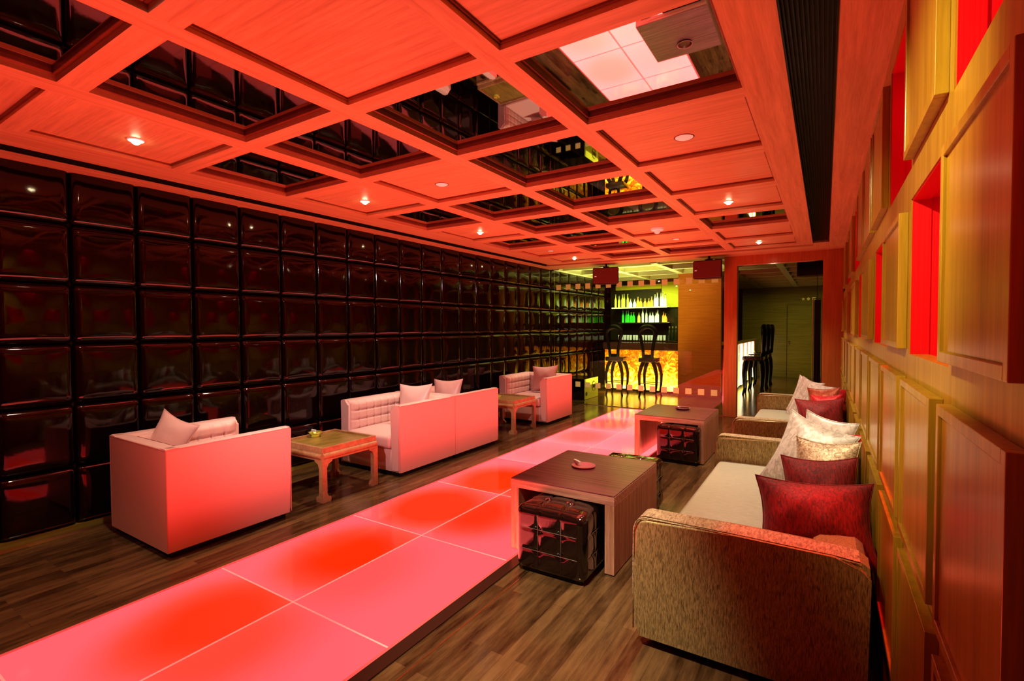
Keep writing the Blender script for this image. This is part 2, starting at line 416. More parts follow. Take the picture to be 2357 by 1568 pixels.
# ---- left padded wall
rows = [2.697, 2.31, 1.865, 1.42, .96, .49, .05]
wl = MB(); N = 20
for i in range(-8, 25):
    y0 = 1.3906 + .4245*i; y1 = y0 + .4245
    for k in range(6):
        z1, z0 = rows[k], rows[k+1]; zt = z1 if k else 2.76
        rj = random.random()
        def fn(u, v, y0=y0, y1=y1, z0=z0, z1=zt, rj=rj):
            a = (u*2-1); b = (v*2-1)
            a2 = math.copysign(1-(1-abs(a))**1.9, a); b2 = math.copysign(1-(1-abs(b))**1.9, b)
            ea = max(0, (abs(a2)-.80)/.20); eb = max(0, (abs(b2)-.74)/.26)
            h = .052*math.sqrt(max(0, 1-ea**2.2))*math.sqrt(max(0, 1-eb**2.2))
            h += .010*(1-a2*a2)*(1-b2*b2)
            # slight slump and pinch of the vinyl
            h += .0012*noise.noise(Vector((y0*3+a2*1.5, z0*3+b2*1.5, rj)))
            r = .93+.07*abs(1)                                 # keep straight seams
            yy = (y0+y1)/2 + a2*(y1-y0)/2*r; zz = (z0+z1)/2 + b2*(z1-z0)/2*r
            cr = (abs(a2)*abs(b2))**12*.006
            yy -= math.copysign(cr, a2); zz -= math.copysign(cr, b2)
            return (XL-.055+h, yy, min(zz, 2.715))
        wl.grid(N, N, fn)
o = wl.build('wall_left', 'vinyl', smooth='all', recalc=False); struct(o, 'glossy black padded vinyl wall of square tiles')
MB().box((-4.95, YN, 0), (XL-.06, 12, C+.2)).build('backing_board', 'black', o)
MB().box((XL-.06, YN, .0), (XL-.02, 12, .05)).build('base_board', 'wallg', o)
struct(MB().box((XL-.03, YN, .0), (XL+.012, 9.0, .012)).build('baseboard_left', 'chrome'), 'bright metal skirting line under the padded wall')

# ---- ceiling
colx = [(-4.059, -3.233), (-3.086, -2.263), (-2.130, -1.293), (-1.174, -.356)]
rowy = [(-1.99, -1.20), (-.98, -.13), (.05, .862), (.982, 1.770), (1.886, 2.681), (2.797, 3.596), (3.739, 4.524), (4.680, 5.450), (5.652, 6.357), (6.565, 7.277), (7.506, 8.138)]
# rows -2,-1,0..8 ; columns a b c d
mir = {(0, 1), (0, 2), (1, 1), (2, 0), (2, 1), (2, 2), (2, 3), (3, 2), (4, 0), (4, 1), (4, 2), (5, 1), (5, 2), (6, 0), (6, 1), (6, 3), (7, 1), (8, 1), (8, 2), (-1, 1)}
cl = MB()
ys = YN; TOP = C+.14
xb = [(-4.40, colx[0][0])] + [(colx[i][1], colx[i+1][0]) for i in range(3)]
for (a, b) in xb: cl.box((a, YN, C), (b, 8.30, TOP))
cl.box((colx[3][1], YN, C), (-.162, 8.30, TOP))
cl.box((.030, YN, C), (.34, 9.0, TOP)); cl.box((-.162, 8.18, C), (.030, 9.0, TOP))
ceil = cl.build('ceiling', 'ceily'); struct(ceil, 'coffered oak ceiling with mirror and veneer panels')
cb = MB()
edges = [YN] + [v for p in rowy for v in p] + [8.30]
for k in range(0, len(edges), 2):
    for (x0, x1) in colx: cb.box((x0, edges[k], C), (x1, edges[k+1], TOP))
cb.build('cross_beam', 'ceilx', ceil)
MB().box((-4.9, YN, TOP), (.7, 9.0, TOP+.05)).build('ceiling_slab', 'black', ceil)
MB().box((-4.56, YN, C+.05), (-4.40, 9.0, TOP)).build('shadow_slot', 'black', ceil)
MB().box((-4.95, YN, C), (-4.56, 9.0, TOP)).build('edge_trim', 'ceily', ceil)
MB().box((-4.56, YN, C+.004), (-4.552, 9.0, C+.05)).box((-4.408, YN, C+.004), (-4.40, 8.3, C+.05)).build('slot_shade_liner', 'black', ceil)  # black lining added as painted shade inside the slot
MB().box((-4.40, 8.30, C+.03), (-.162, 8.46, TOP)).build('end_slot', 'mould', ceil)
MB().box((-4.56, 8.46, C), (-.162, 9.0, TOP)).build('end_soffit', 'ceilx', ceil)
for r, (y0, y1) in enumerate(rowy):
    for c, (x0, x1) in enumerate(colx):
        cx, cy = (x0+x1)/2, (y0+y1)/2
        if (r-2, c) in mir:
            f = MB(); w = .018; zt, zb = C+.056, C+.028
            for q in (((x0, y0), (x1, y0+w)), ((x0, y1-w), (x1, y1)), ((x0, y0+w), (x0+w, y1-w)), ((x1-w, y0+w), (x1, y1-w))):
                f.box((q[0][0]-cx, q[0][1]-cy, zb-C), (q[1][0]-cx, q[1][1]-cy, zt-C), .004)
            mp = MB().box((x0-cx, y0-cy, .050), (x1-cx, y1-cy, .056)).build('mirror_panel', 'mirror', ceil, loc=(cx, cy, C))
            f.build('mirror_moulding', 'mould', mp)
        else:
            pn = MB(); w = .012
            pn.box((x0-cx, y0-cy, .032), (x1-cx, y1-cy, .06))
            pp = pn.build('veneer_panel', 'ceil', ceil, loc=(cx, cy, C))
            f = MB()
            for q in (((x0, y0), (x1, y0+w)), ((x0, y1-w), (x1, y1)), ((x0, y0+w), (x0+w, y1-w)), ((x1-w, y0+w), (x1, y1-w))):
                f.box((q[0][0]-cx, q[0][1]-cy, .022), (q[1][0]-cx, q[1][1]-cy, .034))
            f.build('panel_moulding', 'mould', pp)

# ---- air vent
vt = thing('ceiling_vent', 'long dark slatted air grille running the length of the ceiling by the right wall', 'air vent', (-.066, 3, C))
MB().box((-.090, YN-3, .03), (.090, 8.17-3, .10)).build('duct', 'ventblack', vt)
f = MB()
for x in (-.096, .088): f.box((x, YN-3, -.004), (x+.008, 8.17-3, .06))
f.build('vent_frame', 'ventslat', vt)
for s_ in range(11):
    x = -.080+s_*.0155
    MB().box((x, YN-3, .0), (x+.004, 8.17-3, .035)).build('slat', 'ventslat', vt)

# ---- right panelled wall
def near(k): return .885+.57*k+.02*k*(k-1)
ks = [k for k in range(-5, 11)]
def nearb(k): return near(k) if k >= 0 else .885+.59*k
wr = MB()
XB = XR; D = .34
zrows = [(.33, .826), (.89, 1.365), (1.44, 1.93), (2.03, 2.60)]
wr.box((XB, YN, 0), (XB+.05, 9.0, 1.44)); wr.box((XB, YN, 1.93), (XB+.05, 9.0, 2.03)); wr.box((XB, YN, 2.60), (XB+.05, 9.0, C+.1))
niches = []; panels = []
for k in ks:
    y0, y1 = nearb(k), nearb(k+1)-.09
    n3 = (k % 2 == 1)
    for row in (2, 3):
        isn = (n3 if row == 2 else (k % 2 == 0))
        if row == 3 and k == 4: isn = False
        if row == 2 and k in (4,): isn = False
        z0, z1 = zrows[row]
        if isn:
            yn0, yn1 = y0-.045, y1+.045
            niches.append((yn0, yn1, z0, z1))
            wr.box((XB, yn1, z0), (XB+.05, yn1+.0, z1)) if False else None
        else: panels.append((y0, y1, z0+.015, z1-.03, row))
        # wall between this cell and the next
        e0 = (nearb(k)-.045); e1 = nearb(k+1)-.045
        if not isn: wr.box((XB, e0, z0), (XB+.05, e1, z1))
    for row in (0, 1): panels.append((y0, y1, zrows[row][0], zrows[row][1], row))
wr.box((XB, YN, 1.44), (XB+.05, nearb(-5)-.045, 1.93)); wr.box((XB, YN, 2.03), (XB+.05, nearb(-5)-.045, 2.60))
wr.box((XB, nearb(11)-.045, 1.44), (XB+.05, 9.0, 1.93)); wr.box((XB, nearb(11)-.045, 2.03), (XB+.05, 9.0, 2.60))
wright = wr.build('wall_right', 'walld'); struct(wright, 'golden oak panelled wall with raised squares and red lit niches')
MB().box((XB+.40, YN, 0), (XB+.46, 9.0, C+.1)).build('wall_core', 'black', wright)
for (y0, y1, z0, z1) in niches:
    e = (y0+.002, y1-.002)
    n = MB()
    x0 = XB+.05; n.box((x0, y0-.012, z0-.012), (x0+D, y0, z1+.012)); n.box((x0, y1, z0-.012), (x0+D, y1+.012, z1+.012))
    n.box((x0, y0, z1), (x0+D, y1, z1+.012)); n.box((x0, y0, z0-.012), (x0+D, y1, z0)); n.box((x0+D-.01, y0, z0), (x0+D, y1, z1))
    # lining of the opening
    n.box((XB+.004, y1-.004, z0), (x0, y1, z1)); n.box((XB+.004, y0, z1-.004), (x0, y1, z1))
    n.build('red_niche', 'red', wright)
for (y0, y1, z0, z1, row) in panels:
    cy, cz = (y0+y1)/2, (z0+z1)/2; hy, hz = (y1-y0)/2, (z1-z0)/2
    p = MB(); w = .022; t = .026
    p.box((-t, -hy, -hz), (0, -hy+w, hz), .0015); p.box((-t, hy-w, -hz), (0, hy, hz), .0015)
    p.box((-t, -hy+w, hz-w), (0, hy-w, hz), .0015); p.box((-t, -hy+w, -hz), (0, hy-w, -hz+w), .0015)
    p.box((-t+.007, -hy+w, -hz+w), (0, hy-w, hz-w))
    p.build('raised_panel', 'panel', wright, loc=(XB, cy, cz))

# ---- back wall of the room behind the camera
struct(MB().box((-4.95, YN-.1, 0), (.7, YN, C+.2)).build('wall_near', 'walld'), 'oak wall behind the viewpoint')

# ---- far partition: glass screen, pillar and doorway
GY = 9.0
d1 = MB()
d1.box((-1.45, GY, 0), (-1.25, GY+.16, C), .004); d1.box((-1.25, GY, 2.55), (-.04, GY+.16, C)); d1.box((-.04, GY, 0), (.70, GY+.16, C), .004)
o = d1.build('door_1', 'frame'); struct(o, 'red oak doorway surround to the bar room')
MB().box((-1.25, GY+.02, 2.535), (-.04, GY+.14, 2.55)).build('head_strip', 'chrome', o)
MB().box((-.115, GY+.05, .01), (-.109, GY+.10, 2.53)).build('glass_door_edge', 'ventslat', o)
w1 = MB().box((-4.70, GY+.07, .012), (-1.45, GY+.08, C)).build('window_1', 'glass'); struct(w1, 'frameless glass screen with rows of frosted squares')
MB().box((-4.76, GY+.055, 0), (-1.45, GY+.095, .012)).build('floor_channel', 'chrome', w1)
MB().box((-1.475, GY+.06, .012), (-1.45, GY+.09, 1.15)).build('bar_glimpse_strip', 'chrome', w1)  # bright strip added for the lit bar glimpsed beside the pillar
def squares(z, xs, s=.052):
    q = MB()
    for x in xs: q.box((x-s, GY+.066, z-s), (x+s, GY+.069, z+s))
    return q.build('frosted_squares', 'frost', w1)
squares(2.335, [-4.60+.2135*i for i in range(15)]); squares(.385, [-4.60+.2135*i for i in range(15)])
dk = MB()

# ---- bar room shell
BX1 = 2.9
wbb = MB(); wbb.box((-4.9, 12.75, 0), (-3.0, 12.85, C+.1)); o = wbb.build('wall_bar_back', 'darkback'); struct(o, 'dark back wall behind the bar')
MB().box((-3.52, 12.70, 2.02), (-2.72, 12.745, 2.66)).build('painted_wall_light', 'lime', o)
MB().box((-4.75, 12.72, 2.5), (-3.54, 12.745, 2.62)).build('painted_light_band', 'lime', o)
struct(MB().box((-2.77, 11.30, 0), (-1.88, 11.45, C+.1)).build('wall_bar_pier', 'wallb'), 'brown oak wall pier at the end of the bar')
struct(MB().box((-2.2, 17.0, 0), (BX1, 17.1, C+.1)).build('wall_far', 'wallg'), 'olive oak wall at the far end of the bar room')
struct(MB().box((-3.0, 12.85, 0), (-2.9, 17.1, C+.1)).build('wall_far_left', 'darkback'), 'dark wall beyond the bar')
struct(MB().box((BX1, 9.0, 0), (BX1+.1, 17.1, C+.1)).build('wall_bar_right', 'wallg'), 'olive oak side wall of the bar room')
struct(MB().box((.70, 9.0, 0), (BX1, 9.1, C+.1)).build('wall_bar_near', 'wallg'), 'oak wall return inside the bar room')
dr = MB().box((-.97, 16.97, .0), (.0, 17.0, 2.15)).build('door_2', 'wallg'); struct(dr, 'flush olive oak door in the far wall')
MB().box((-.975, 16.965, 0), (-.965, 16.998, 2.15)).build('door_seam', 'black', dr)
for z in (1.0, 1.07): MB().lathe([(0, -.012), (.022, -.012), (.022, .012), (0, .012)], 14).build('door_knob', 'chrome', dr, smooth=True, loc=(-.91, 16.955, z), rot=(PI/2, 0, 0))
# bar ceiling
bc = MB(); bc.box((-4.9, 9.16, C+.09), (BX1, 17.1, C+.14)); o = bc.build('ceiling_bar', 'barceil'); struct(o, 'pale coffered ceiling over the bar, tinted as if bar-lit')
bb = MB()
for x in (-4.7, -3.7, -2.7, -1.7, -.75, .25, 1.25, 2.25): bb.box((x-.06, 9.16, C), (x+.06, 17.0, C+.09))
for i in range(9): bb.box((-4.76, 9.35+i*.92, C+.002), (BX1, 9.47+i*.92, C+.088))
bb.build('bar_ceiling_beam', 'barbeam', o)
dkp = MB()
for i, (x, y) in enumerate([(-4.15, 9.9), (-3.15, 10.8), (-2.2, 9.95), (-1.2, 11.7), (-1.2, 12.6), (-.2, 12.6), (-1.2, 10.8)]): dkp.box((x-.42, y-.36, C+.075), (x+.42, y+.36, C+.089))
dkp.build('bar_ceiling_mirror', 'darkback', o)

# ================================================================== CEILING FITTINGS
def downlight(x, y, label, energy, size=70, blend=.6, fixture=True, z=C+.032, tgt=None, col=(1, .90, .66)):
    if fixture:
        t = thing('ceiling_downlight', label, 'downlight', (x, y, z), group=None)
        MB().lathe([(.028, 0), (.028, -.004), (.042, -.007), (.047, -.003), (.047, 0)], 24).build('trim_ring', 'white', t, smooth=True)
        MB().lathe([(0, -.030), (.012, -.028), (.022, -.020), (.028, -.008), (.028, 0)], 20).build('bulb', 'lamp', t, smooth=True)
    l = bpy.data.lights.new('downlight_or_fill', 'SPOT'); l.energy = energy; l.color = col
    l.spot_size = math.radians(size); l.spot_blend = blend; l.shadow_soft_size = .03
    lo = bpy.data.objects.new('downlight_or_fill', l); COL.objects.link(lo); lo.location = (x, y, z-.035)
    if tgt is not None:
        d = Vector(tgt)-lo.location; lo.rotation_euler = d.to_track_quat('-Z', 'Y').to_euler()
    return lo
downlight(-3.72, 1.42, 'lit round downlight in the veneer panel nearest the left foreground', 85, 88)
downlight(-3.70, 3.26, 'lit round downlight, second from the foreground along the padded wall', 115, 88)
downlight(-3.69, 5.10, 'lit round downlight, third from the foreground along the padded wall', 100, 88)
downlight(-3.70, 7.90, 'lit round downlight on the padded wall side nearest the glass screen', 120, 85)
downlight(-.80, 5.17, 'bright round downlight in the panel left of the air grille', 210, 120, 1)
downlight(-.81, 7.86, 'lit round downlight nearest the doorway beside the air grille', 170, 110, 1)
# beams without fittings: lamps above the frame, and added fills as marked
downlight(-1.05, 1.15, '', 400, 44, .8, fixture=False, tgt=(-1.25, 2.15, 0))
downlight(-3.5, -.30, '', 90, 110, 1, fixture=False, col=(1, .5, .32))  # lamp above the frame, made orange as fill for the chair back
downlight(-1.7, .30, '', 240, 54, 1, fixture=False, tgt=(-3.75, 3.5, .80), col=(1, .80, .80))  # added fill lightening the outer sides of the armchairs
downlight(-.85, .75, '', 190, 50, .9, fixture=False, tgt=(.22, 1.75, 1.75), col=(1, .84, .45))  # wall wash added to warm the near oak panels
downlight(-.95, 2.1, '', 75, 54, .9, fixture=False, tgt=(.22, 3.5, 1.55), col=(1, .86, .5))  # second added wall wash; no lamp is fitted there
downlight(-.80, 3.02, '', 90, 70, fixture=False, tgt=(-.55, 3.4, .4))  # added light on the sofa seat, without a real lamp there
def disc(x, y, label, r=.055):
    t = thing('ceiling_speaker', label, 'ceiling speaker', (x, y, C+.032))
    MB().lathe([(0, -.008), (r*.8, -.008), (r, -.003), (r, 0)], 28).build('grille', 'white', t, smooth=True)
    MB().lathe([(r, 0), (r+.004, -.004), (r+.008, 0)], 28).build('rim', 'mould', t, smooth=True)
disc(-2.73, 3.23, 'white round disc in the pale veneer panel left of the ceiling centre', .05)
disc(-.77, 3.27, 'white round disc in the big veneer panel left of the air grille', .055)
disc(-3.66, 6.94, 'small white round disc near the left end of the ceiling before the glass', .045)
disc(-1.74, 6.97, 'small white round disc in the panel beyond the smoke detector', .045)
t = thing('smoke_detector', 'white smoke detector hanging from a veneer panel near the glass screen', 'smoke detector', (-1.75, 6.1, C+.032))
MB().lathe([(0, -.025), (.07, -.025), (.075, -.015), (.075, 0)], 24).build('base', 'white', t, smooth=True)
MB().lathe([(0, -.062), (.02, -.062), (.035, -.05), (.04, -.025)], 24).build('sensor', 'white', t, smooth=True)

def hung_speaker(x, y, z, rz, label):
    t = thing('hanging_speaker', label, 'speaker', (x, y, z), rz)
    b = MB()
    b.prism([(-.24, .0), (.24, .0), (.17, .22), (-.17, .22)], 2, -.15, .15)
    bmesh.ops.bevel(b.bm, geom=list(b.bm.edges), offset=.012, segments=2, affect='EDGES')
    b.build('cabinet', 'speakerside', t, smooth=True)
    g = MB().box((-.225, -.012, -.138), (.225, .002, .138), .006).build('front_grille', 'speaker', t)
    MB().box((-.20, -.015, -.02), (-.165, -.011, -.008)).build('badge', 'white', t)
    MB().box((-.05, .05, .148), (.05, .15, .17)).build('bracket_plate', 'black', t)
    MB().tube([(0, .1, .165), (0, .1, C-z)], .018).build('hanger', 'black', t, smooth=True)
hung_speaker(-3.43, 8.66, 2.475, math.radians(14), 'dark box speaker with painted red light hanging from the ceiling left, over the bar stools')
hung_speaker(-1.66, 8.66, 2.475, math.radians(-8), 'dark box speaker with painted red light hanging from the ceiling beside the doorway pillar')

# ================================================================== TUFTED ARMCHAIRS
W, DP, HT, TH = .89, .90, .735, .125
def tuft(w, h, nx, nz, depth=.034, seg=8, hb=0):
    """tufted sheet in local XZ, bulging toward -Y"""
    m = MB()
    def fn(u, v):
        fx = u*nx; fz = v*nz
        a = abs(math.sin(PI*fx)); b = abs(math.sin(PI*fz))
        gr = max(math.exp(-(a/.28)**2), math.exp(-(b/.28)**2))
        d = depth*(1-.38*gr-.60*math.exp(-(a*a+b*b)/.10))
        e = min(1, min(u, 1-u, v, 1-v)*14)
        return ((u-.5)*w, -d*(.25+.75*e), v*h)
    return m.grid(nx*seg, nz*seg, fn, flip=True)
def make_armchair():
    t = thing('tufted_armchair', 'x', 'armchair')
    MB().box((-W/2+.03, -DP/2+.04, 0), (W/2-.03, DP/2-.03, .05)).build('plinth', 'black', t)
    # base front between the arms
    MB().box((-W/2+TH-.002, -DP/2+.012, .045), (W/2-TH+.002, DP/2-TH, .275), .012).build('seat_base', 'pink', t, smooth=True)
    def panel_profile(r=.055, n=7):
        # arm cross-section in (thickness, z): outer edge piped, top rolls inward
        P = [(0, .045), (0, HT-.018)]
        for k in range(n+1):
            a = PI - k*PI/2/n; P.append((.018+.018*math.cos(a), HT-.018+.018*math.sin(a)))
        for k in range(n+1):
            a = PI/2 - k*PI/2/n; P.append((TH-r+r*math.cos(a), HT-r+r*math.sin(a)))
        P.append((TH, .045)); return P
    prof = panel_profile()
    for sx, nm in ((-1, 'armrest'), (1, 'armrest')):
        m = MB(); m.prism([(sx*(W/2)-sx*p[0], p[1]) for p in prof], 1, -DP/2, DP/2-.001)
        fe = [e for e in m.bm.edges if all(v.co.y < -DP/2+.001 for v in e.verts)]
        bmesh.ops.bevel(m.bm, geom=fe, offset=.02, segments=3, affect='EDGES')
        a = m.build(nm, 'pink', t, smooth=True)
        tm = tuft(DP-TH-.03, .40, 7, 4)
        tm.build('tufted_lining', 'pink', a, smooth='all', recalc=False, loc=(sx*(W/2-TH)*1.0, (-DP/2+DP/2-TH)/2+.015, .315), rot=(0, 0, -PI/2 if sx > 0 else PI/2))
        p = MB(); x = sx*(W/2-.004)
        p.tube([(x, -DP/2+.004, HT-.05), (x, -DP/2+.004, HT-.012), (x, -DP/2+.02, HT-.008), (x, DP/2, HT-.008)], .0045, 6)
        p.tube([(x, -DP/2+.004, .05), (x, -DP/2+.004, HT-.03)], .004, 6)
        p.build('piping', 'pinkpipe', a, smooth=True)
    m = MB(); m.prism([(DP/2-p[0], p[1]) for p in prof], 0, -W/2+.001, W/2-.001)
    bk = m.build('backrest', 'pink', t, smooth=True)
    tuft(W-2*TH, .40, 6, 4).build('tufted_lining', 'pink', bk, smooth='all', recalc=False, loc=(0, DP/2-TH, .315))
    p = MB(); p.tube([(-W/2, DP/2-.004, HT-.008), (W/2, DP/2-.004, HT-.008)], .0045, 6)
    for sx in (-1, 1): p.tube([(sx*(W/2-.003), DP/2-.003, .05), (sx*(W/2-.003), DP/2-.003, HT-.01)], .0045, 6)
    p.build('piping', 'pinkpipe', bk, smooth=True)
    c = MB(); c.box((-W/2+TH+.002, -DP/2-.015, .277), (W/2-TH-.002, DP/2-TH-.022, .415), .035, 4)
    bmesh.ops.subdivide_edges(c.bm, edges=list(c.bm.edges), cuts=2, use_grid_fill=True)
    for v in c.bm.verts:
        if v.co.z > .37:
            v.co.z += .022*(1-(v.co.x/.33)**2)*(1-(v.co.y/.4)**2)
    c.build('seat_cushion', 'pink', t, smooth='all')
    return t
ch = make_armchair()
AX = -4.085
ch['label'] = 'pale pink tufted armchair nearest the foreground, its back to the viewer'
ch.location = (AX, 1.965, 0); ch.rotation_euler = (0, 0, PI)
dup(ch, (AX, 4.065, 0), 0, 'pale pink tufted armchair facing the nearer side table, back to back with another')
dup(ch, (AX, 4.968, 0), PI, 'pale pink tufted armchair facing away, joined back to back with its neighbour')
dup(ch, (AX, 7.22, 0), 0, 'pale pink tufted armchair farthest away, in front of the dark speaker cabinet')

# ---- cushions
def pillow(name, label, mat, loc, size=(.45, .45), th=.14, rot=(0, 0, 0), group=None, pinch=.135, seed=0):
    m = MB(); w, h = size; N = 18
    def side(sg):
        def fn(u, v):
            a = 2*u-1; b = 2*v-1
            a = math.copysign(1-(1-abs(a))**1.5, a); b = math.copysign(1-(1-abs(b))**1.5, b)
            x = a*w/2*(1-pinch*(1-b*b)); z = b*h/2*(1-pinch*(1-a*a))
            d = th/2*((1-a**2)**.62)*((1-b**2)**.62)
            d *= 1+.16*noise.noise(Vector((a*2.2+seed, b*2.2, sg*3)))
            return (x, -sg*d, z)
        return fn
    m.grid(N, N, side(1)); m.grid(N, N, side(-1), flip=True)
    bmesh.ops.remove_doubles(m.bm, verts=m.bm.verts, dist=.0005)
    o = m.build(name, mat, smooth='all')
    e = MB(); P = []
    for k in range(4*12):
        s_, t_ = divmod(k, 12); q = t_/12*2-1
        a, b = [(q, -1), (1, q), (-q, 1), (-1, -q)][s_]
        P.append((a*w/2*(1-pinch*(1-b*b)), 0, b*h/2*(1-pinch*(1-a*a))))
    P.append(P[0]); e.tube(P, .004, 5, cap=False); e.build('piping', mat, o, smooth='all')
    o.location = loc; o.rotation_euler = rot
    tag(o, label, 'cushion', group)
    return o
R = math.radians
pillow('throw_cushion', 'pink cushion leaning inside the foreground armchair', 'pinkpil', (-4.28, 1.80, .65), (.42, .42), .15, (R(22), R(-14), PI+R(10)), seed=1)
pillow('throw_cushion', 'pink cushion propped in the armchair facing the nearer side table', 'pinkpil', (-3.99, 4.20, .665), (.46, .44), .16, (R(-14), R(-3), R(6)), seed=2)
pillow('throw_cushion', 'pale pink cushion standing behind the shared backrest of the middle seats', 'pinkpil', (-4.05, 4.86, .66), (.44, .44), .15, (R(14), R(3), PI+R(5)), seed=3)
pillow('throw_cushion', 'pink cushion in the farthest tufted armchair', 'pinkpil', (-4.0, 7.36, .665), (.46, .44), .16, (R(-16), R(-4), R(6)), seed=4)

# ================================================================== SIDE TABLES
def make_side_table():
    t = thing('side_table', 'x', 'side table'); S = .31
    tray = MB().box((-S+.03, -S+.03, .445), (S-.03, S-.03, .462)).build('table_top', 'oak', t)
    r = MB(); a, b = S-.03, S-.005
    r.box((-b, -b, .43), (b, -a, .482), .003); r.box((-b, a, .43), (b, b, .482), .003)
    r.box((-b, -a, .43), (-a, a, .482), .003); r.box((a, -a, .43), (b, a, .482), .003)
    r.build('tray_rim', 'oakedge', t)
    ap = MB()
    for (p, q) in (((-S, -S), (S, -S)), ((S, -S), (S, S)), ((S, S), (-S, S)), ((-S, S), (-S, -S))):
        ap.tube([(p[0]*.97, p[1]*.97, .405), (q[0]*.97, q[1]*.97, .405)], .028, 10)
        d = Vector((q[0]-p[0], q[1]-p[1], 0)).normalized()
    for sx in (-1, 1):
        ap.box((-S+.02, sx*S*.97-.012, .365), (S-.02, sx*S*.97+.012, .40)); ap.box((sx*S*.97-.012, -S+.02, .365), (sx*S*.97+.012, S-.02, .40))
    ap.build('apron', 'oakedge', t, smooth=True)
    for sx in (-1, 1):
        for sy in (-1, 1):
            l = MB(); o_, i_ = S+.005, S-.05
            # leg with an inward curling hoof, profile swept on both faces
            prof = [(o_, .41), (o_, .0), (o_-.085, .0), (o_-.092, .022), (o_-.085, .045), (o_-.062, .05), (o_-.05, .075), (o_-.048, .30), (o_-.065, .335), (o_-.10, .352), (o_-.115, .385), (o_-.115, .41)]
            l.prism([(sx*p[0], p[1]) for p in prof], 1, sy*o_, sy*(o_-.03))
            l.prism([(sy*p[0], p[1]) for p in prof], 0, sx*o_, sx*(o_-.03))
            l.box((min(sx*(o_-.048), sx*(o_-.002)), min(sy*(o_-.048), sy*(o_-.002)), .0), (max(sx*(o_-.048), sx*(o_-.002)), max(sy*(o_-.048), sy*(o_-.002)), .40))
            l.build('leg', 'oakedge', t)
    return t
st = make_side_table(); st['label'] = 'square oak side table with curled feet between the two nearest armchairs'
st.location = (-3.995, 3.05, 0)
dup(st, (-4.04, 6.26, 0), 0, 'square oak side table with curled feet in front of the farthest armchair')
# gold glass ashtray
def ashtray_gold(x, y, z):
    t = thing('glass_ashtray', 'small gold glass ashtray holding a white card on the nearer side table', 'ashtray', (x, y, z))
    MB().lathe([(0, 0), (.035, 0), (.04, .012), (.03, .02), (.055, .045), (.066, .05), (.06, .042), (.04, .022), (0, .02)], 8).build('bowl', 'brass', t)
    MB().box((-.06, -.002, .045), (-.0, .012, .068)).build('white_card', 'paper', t)
ashtray_gold(-4.22, 3.06, .462)
t = thing('glass_ashtray', 'tiny dark ashtray on the side table by the farthest armchair', 'ashtray', (-4.24, 6.3, .462))
MB().lathe([(0, 0), (.04, 0), (.05, .03), (.045, .03), (.035, .012), (0, .01)], 10).build('bowl', 'brass', t)
MB().lathe([(.046, .03), (.052, .033), (.046, .036)], 10).build('rim', 'chrome', t)

# ================================================================== COFFEE TABLES + OTTOMANS
def coffee_table(x0, x1, y0, y1, h, label):
    cx, cy = (x0+x1)/2, (y0+y1)/2; a, b = (x1-x0)/2, (y1-y0)/2; th = .062
    t = thing('coffee_table', label, 'coffee table', (cx, cy, .0065))
    tp = MB().box((-a+.001, -b+.001, h-.008), (a-.001, b-.001, h), .001).build('table_top', 'zebra', t)
    MB().box((-a, -b, h-th), (a, b, h-.007), .002).build('lit_edge_band', 'zebrae', tp)
    for s_ in (-1, 1):
        MB().box((min(s_*a, s_*(a-th)), -b, 0), (max(s_*a, s_*(a-th)), b, h-th), .002).build('side_panel', 'zebrav', t)
    return t
coffee_table(-1.82, -1.075, 2.86, 3.76, .49, 'striped waterfall coffee table in front of the nearer gold sofa')
coffee_table(-1.90, -1.12, 5.72, 6.62, .49, 'brown waterfall coffee table farther along the walkway')
def make_ottoman():
    t = thing('cube_ottoman', 'x', 'ottoman'); s_ = .235; h = .42
    m = MB(); m.box((-s_, -s_, .02), (s_, s_, h), .045, 4)
    bmesh.ops.subdivide_edges(m.bm, edges=[e for e in m.bm.edges if e.calc_length() > .1], cuts=26, use_grid_fill=True)
    def dimple(a, b):        # a,b in cells
        fa = abs(a-round(a)); fb = abs(b-round(b))
        ln = math.exp(-(fa/.045)**2)*.006 + math.exp(-(fb/.045)**2)*.006
        bt = math.exp(-((fa*fa+fb*fb)**.5/.13)**2)*.02
        return ln+bt
    for v in m.bm.verts:
        x, y, z = v.co
        n = Vector((0, 0, 0)); g = .157
        U = lambda c: (c+s_)/g; Z = (z-.02)/.1335
        inner = lambda q: .35 < q < 2.65
        if z > h-.02 and inner(U(x)) and inner(U(y)): n.z -= dimple(U(x), U(y)) - .012*math.cos(x/s_*PI/2)*math.cos(y/s_*PI/2)
        elif abs(y) > s_-.01 and inner(U(x)) and .3 < Z < 2.8: n.y -= math.copysign(dimple(U(x), Z), y)
        elif abs(x) > s_-.01 and inner(U(y)) and .3 < Z < 2.8: n.x -= math.copysign(dimple(U(y), Z), x)
        v.co += n
    m.build('leather_cube', 'leather', t, smooth='all')
    p = MB(); q = s_+.001
    for k in (1, 2):
        a = -s_+k*.157
        P = [(a, -q+.004, .04), (a, -q+.006, h-.05), (a, -q+.03, h-.012), (a, -q+.07, h-.002), (a, q-.07, h-.002)]
        p.tube(P, .0018, 5)
        z = .02+k*.1335
        p.tube([(-q+.05, -q+.004, z), (q-.05, -q+.004, z), (q-.02, -q+.02, z), (q-.004, -q+.05, z), (q-.004, q-.05, z)], .0018, 5)
    p.tube([(q-.018, -q+.018, .03), (q-.018, -q+.018, h-.05), (q-.035, -q+.035, h-.02)], .003, 5)
    p.build('stitched_seam', 'seam', t, smooth='all')
    MB().box((-.2, -.2, 0), (.2, .2, .03)).build('plinth', 'black', t)
    return t
ot = make_ottoman(); ot['label'] = 'black patent leather tufted cube ottoman tucked under the nearest coffee table'
ot.location = (-1.405, 2.86, 0); ot.rotation_euler = (0, 0, R(1))
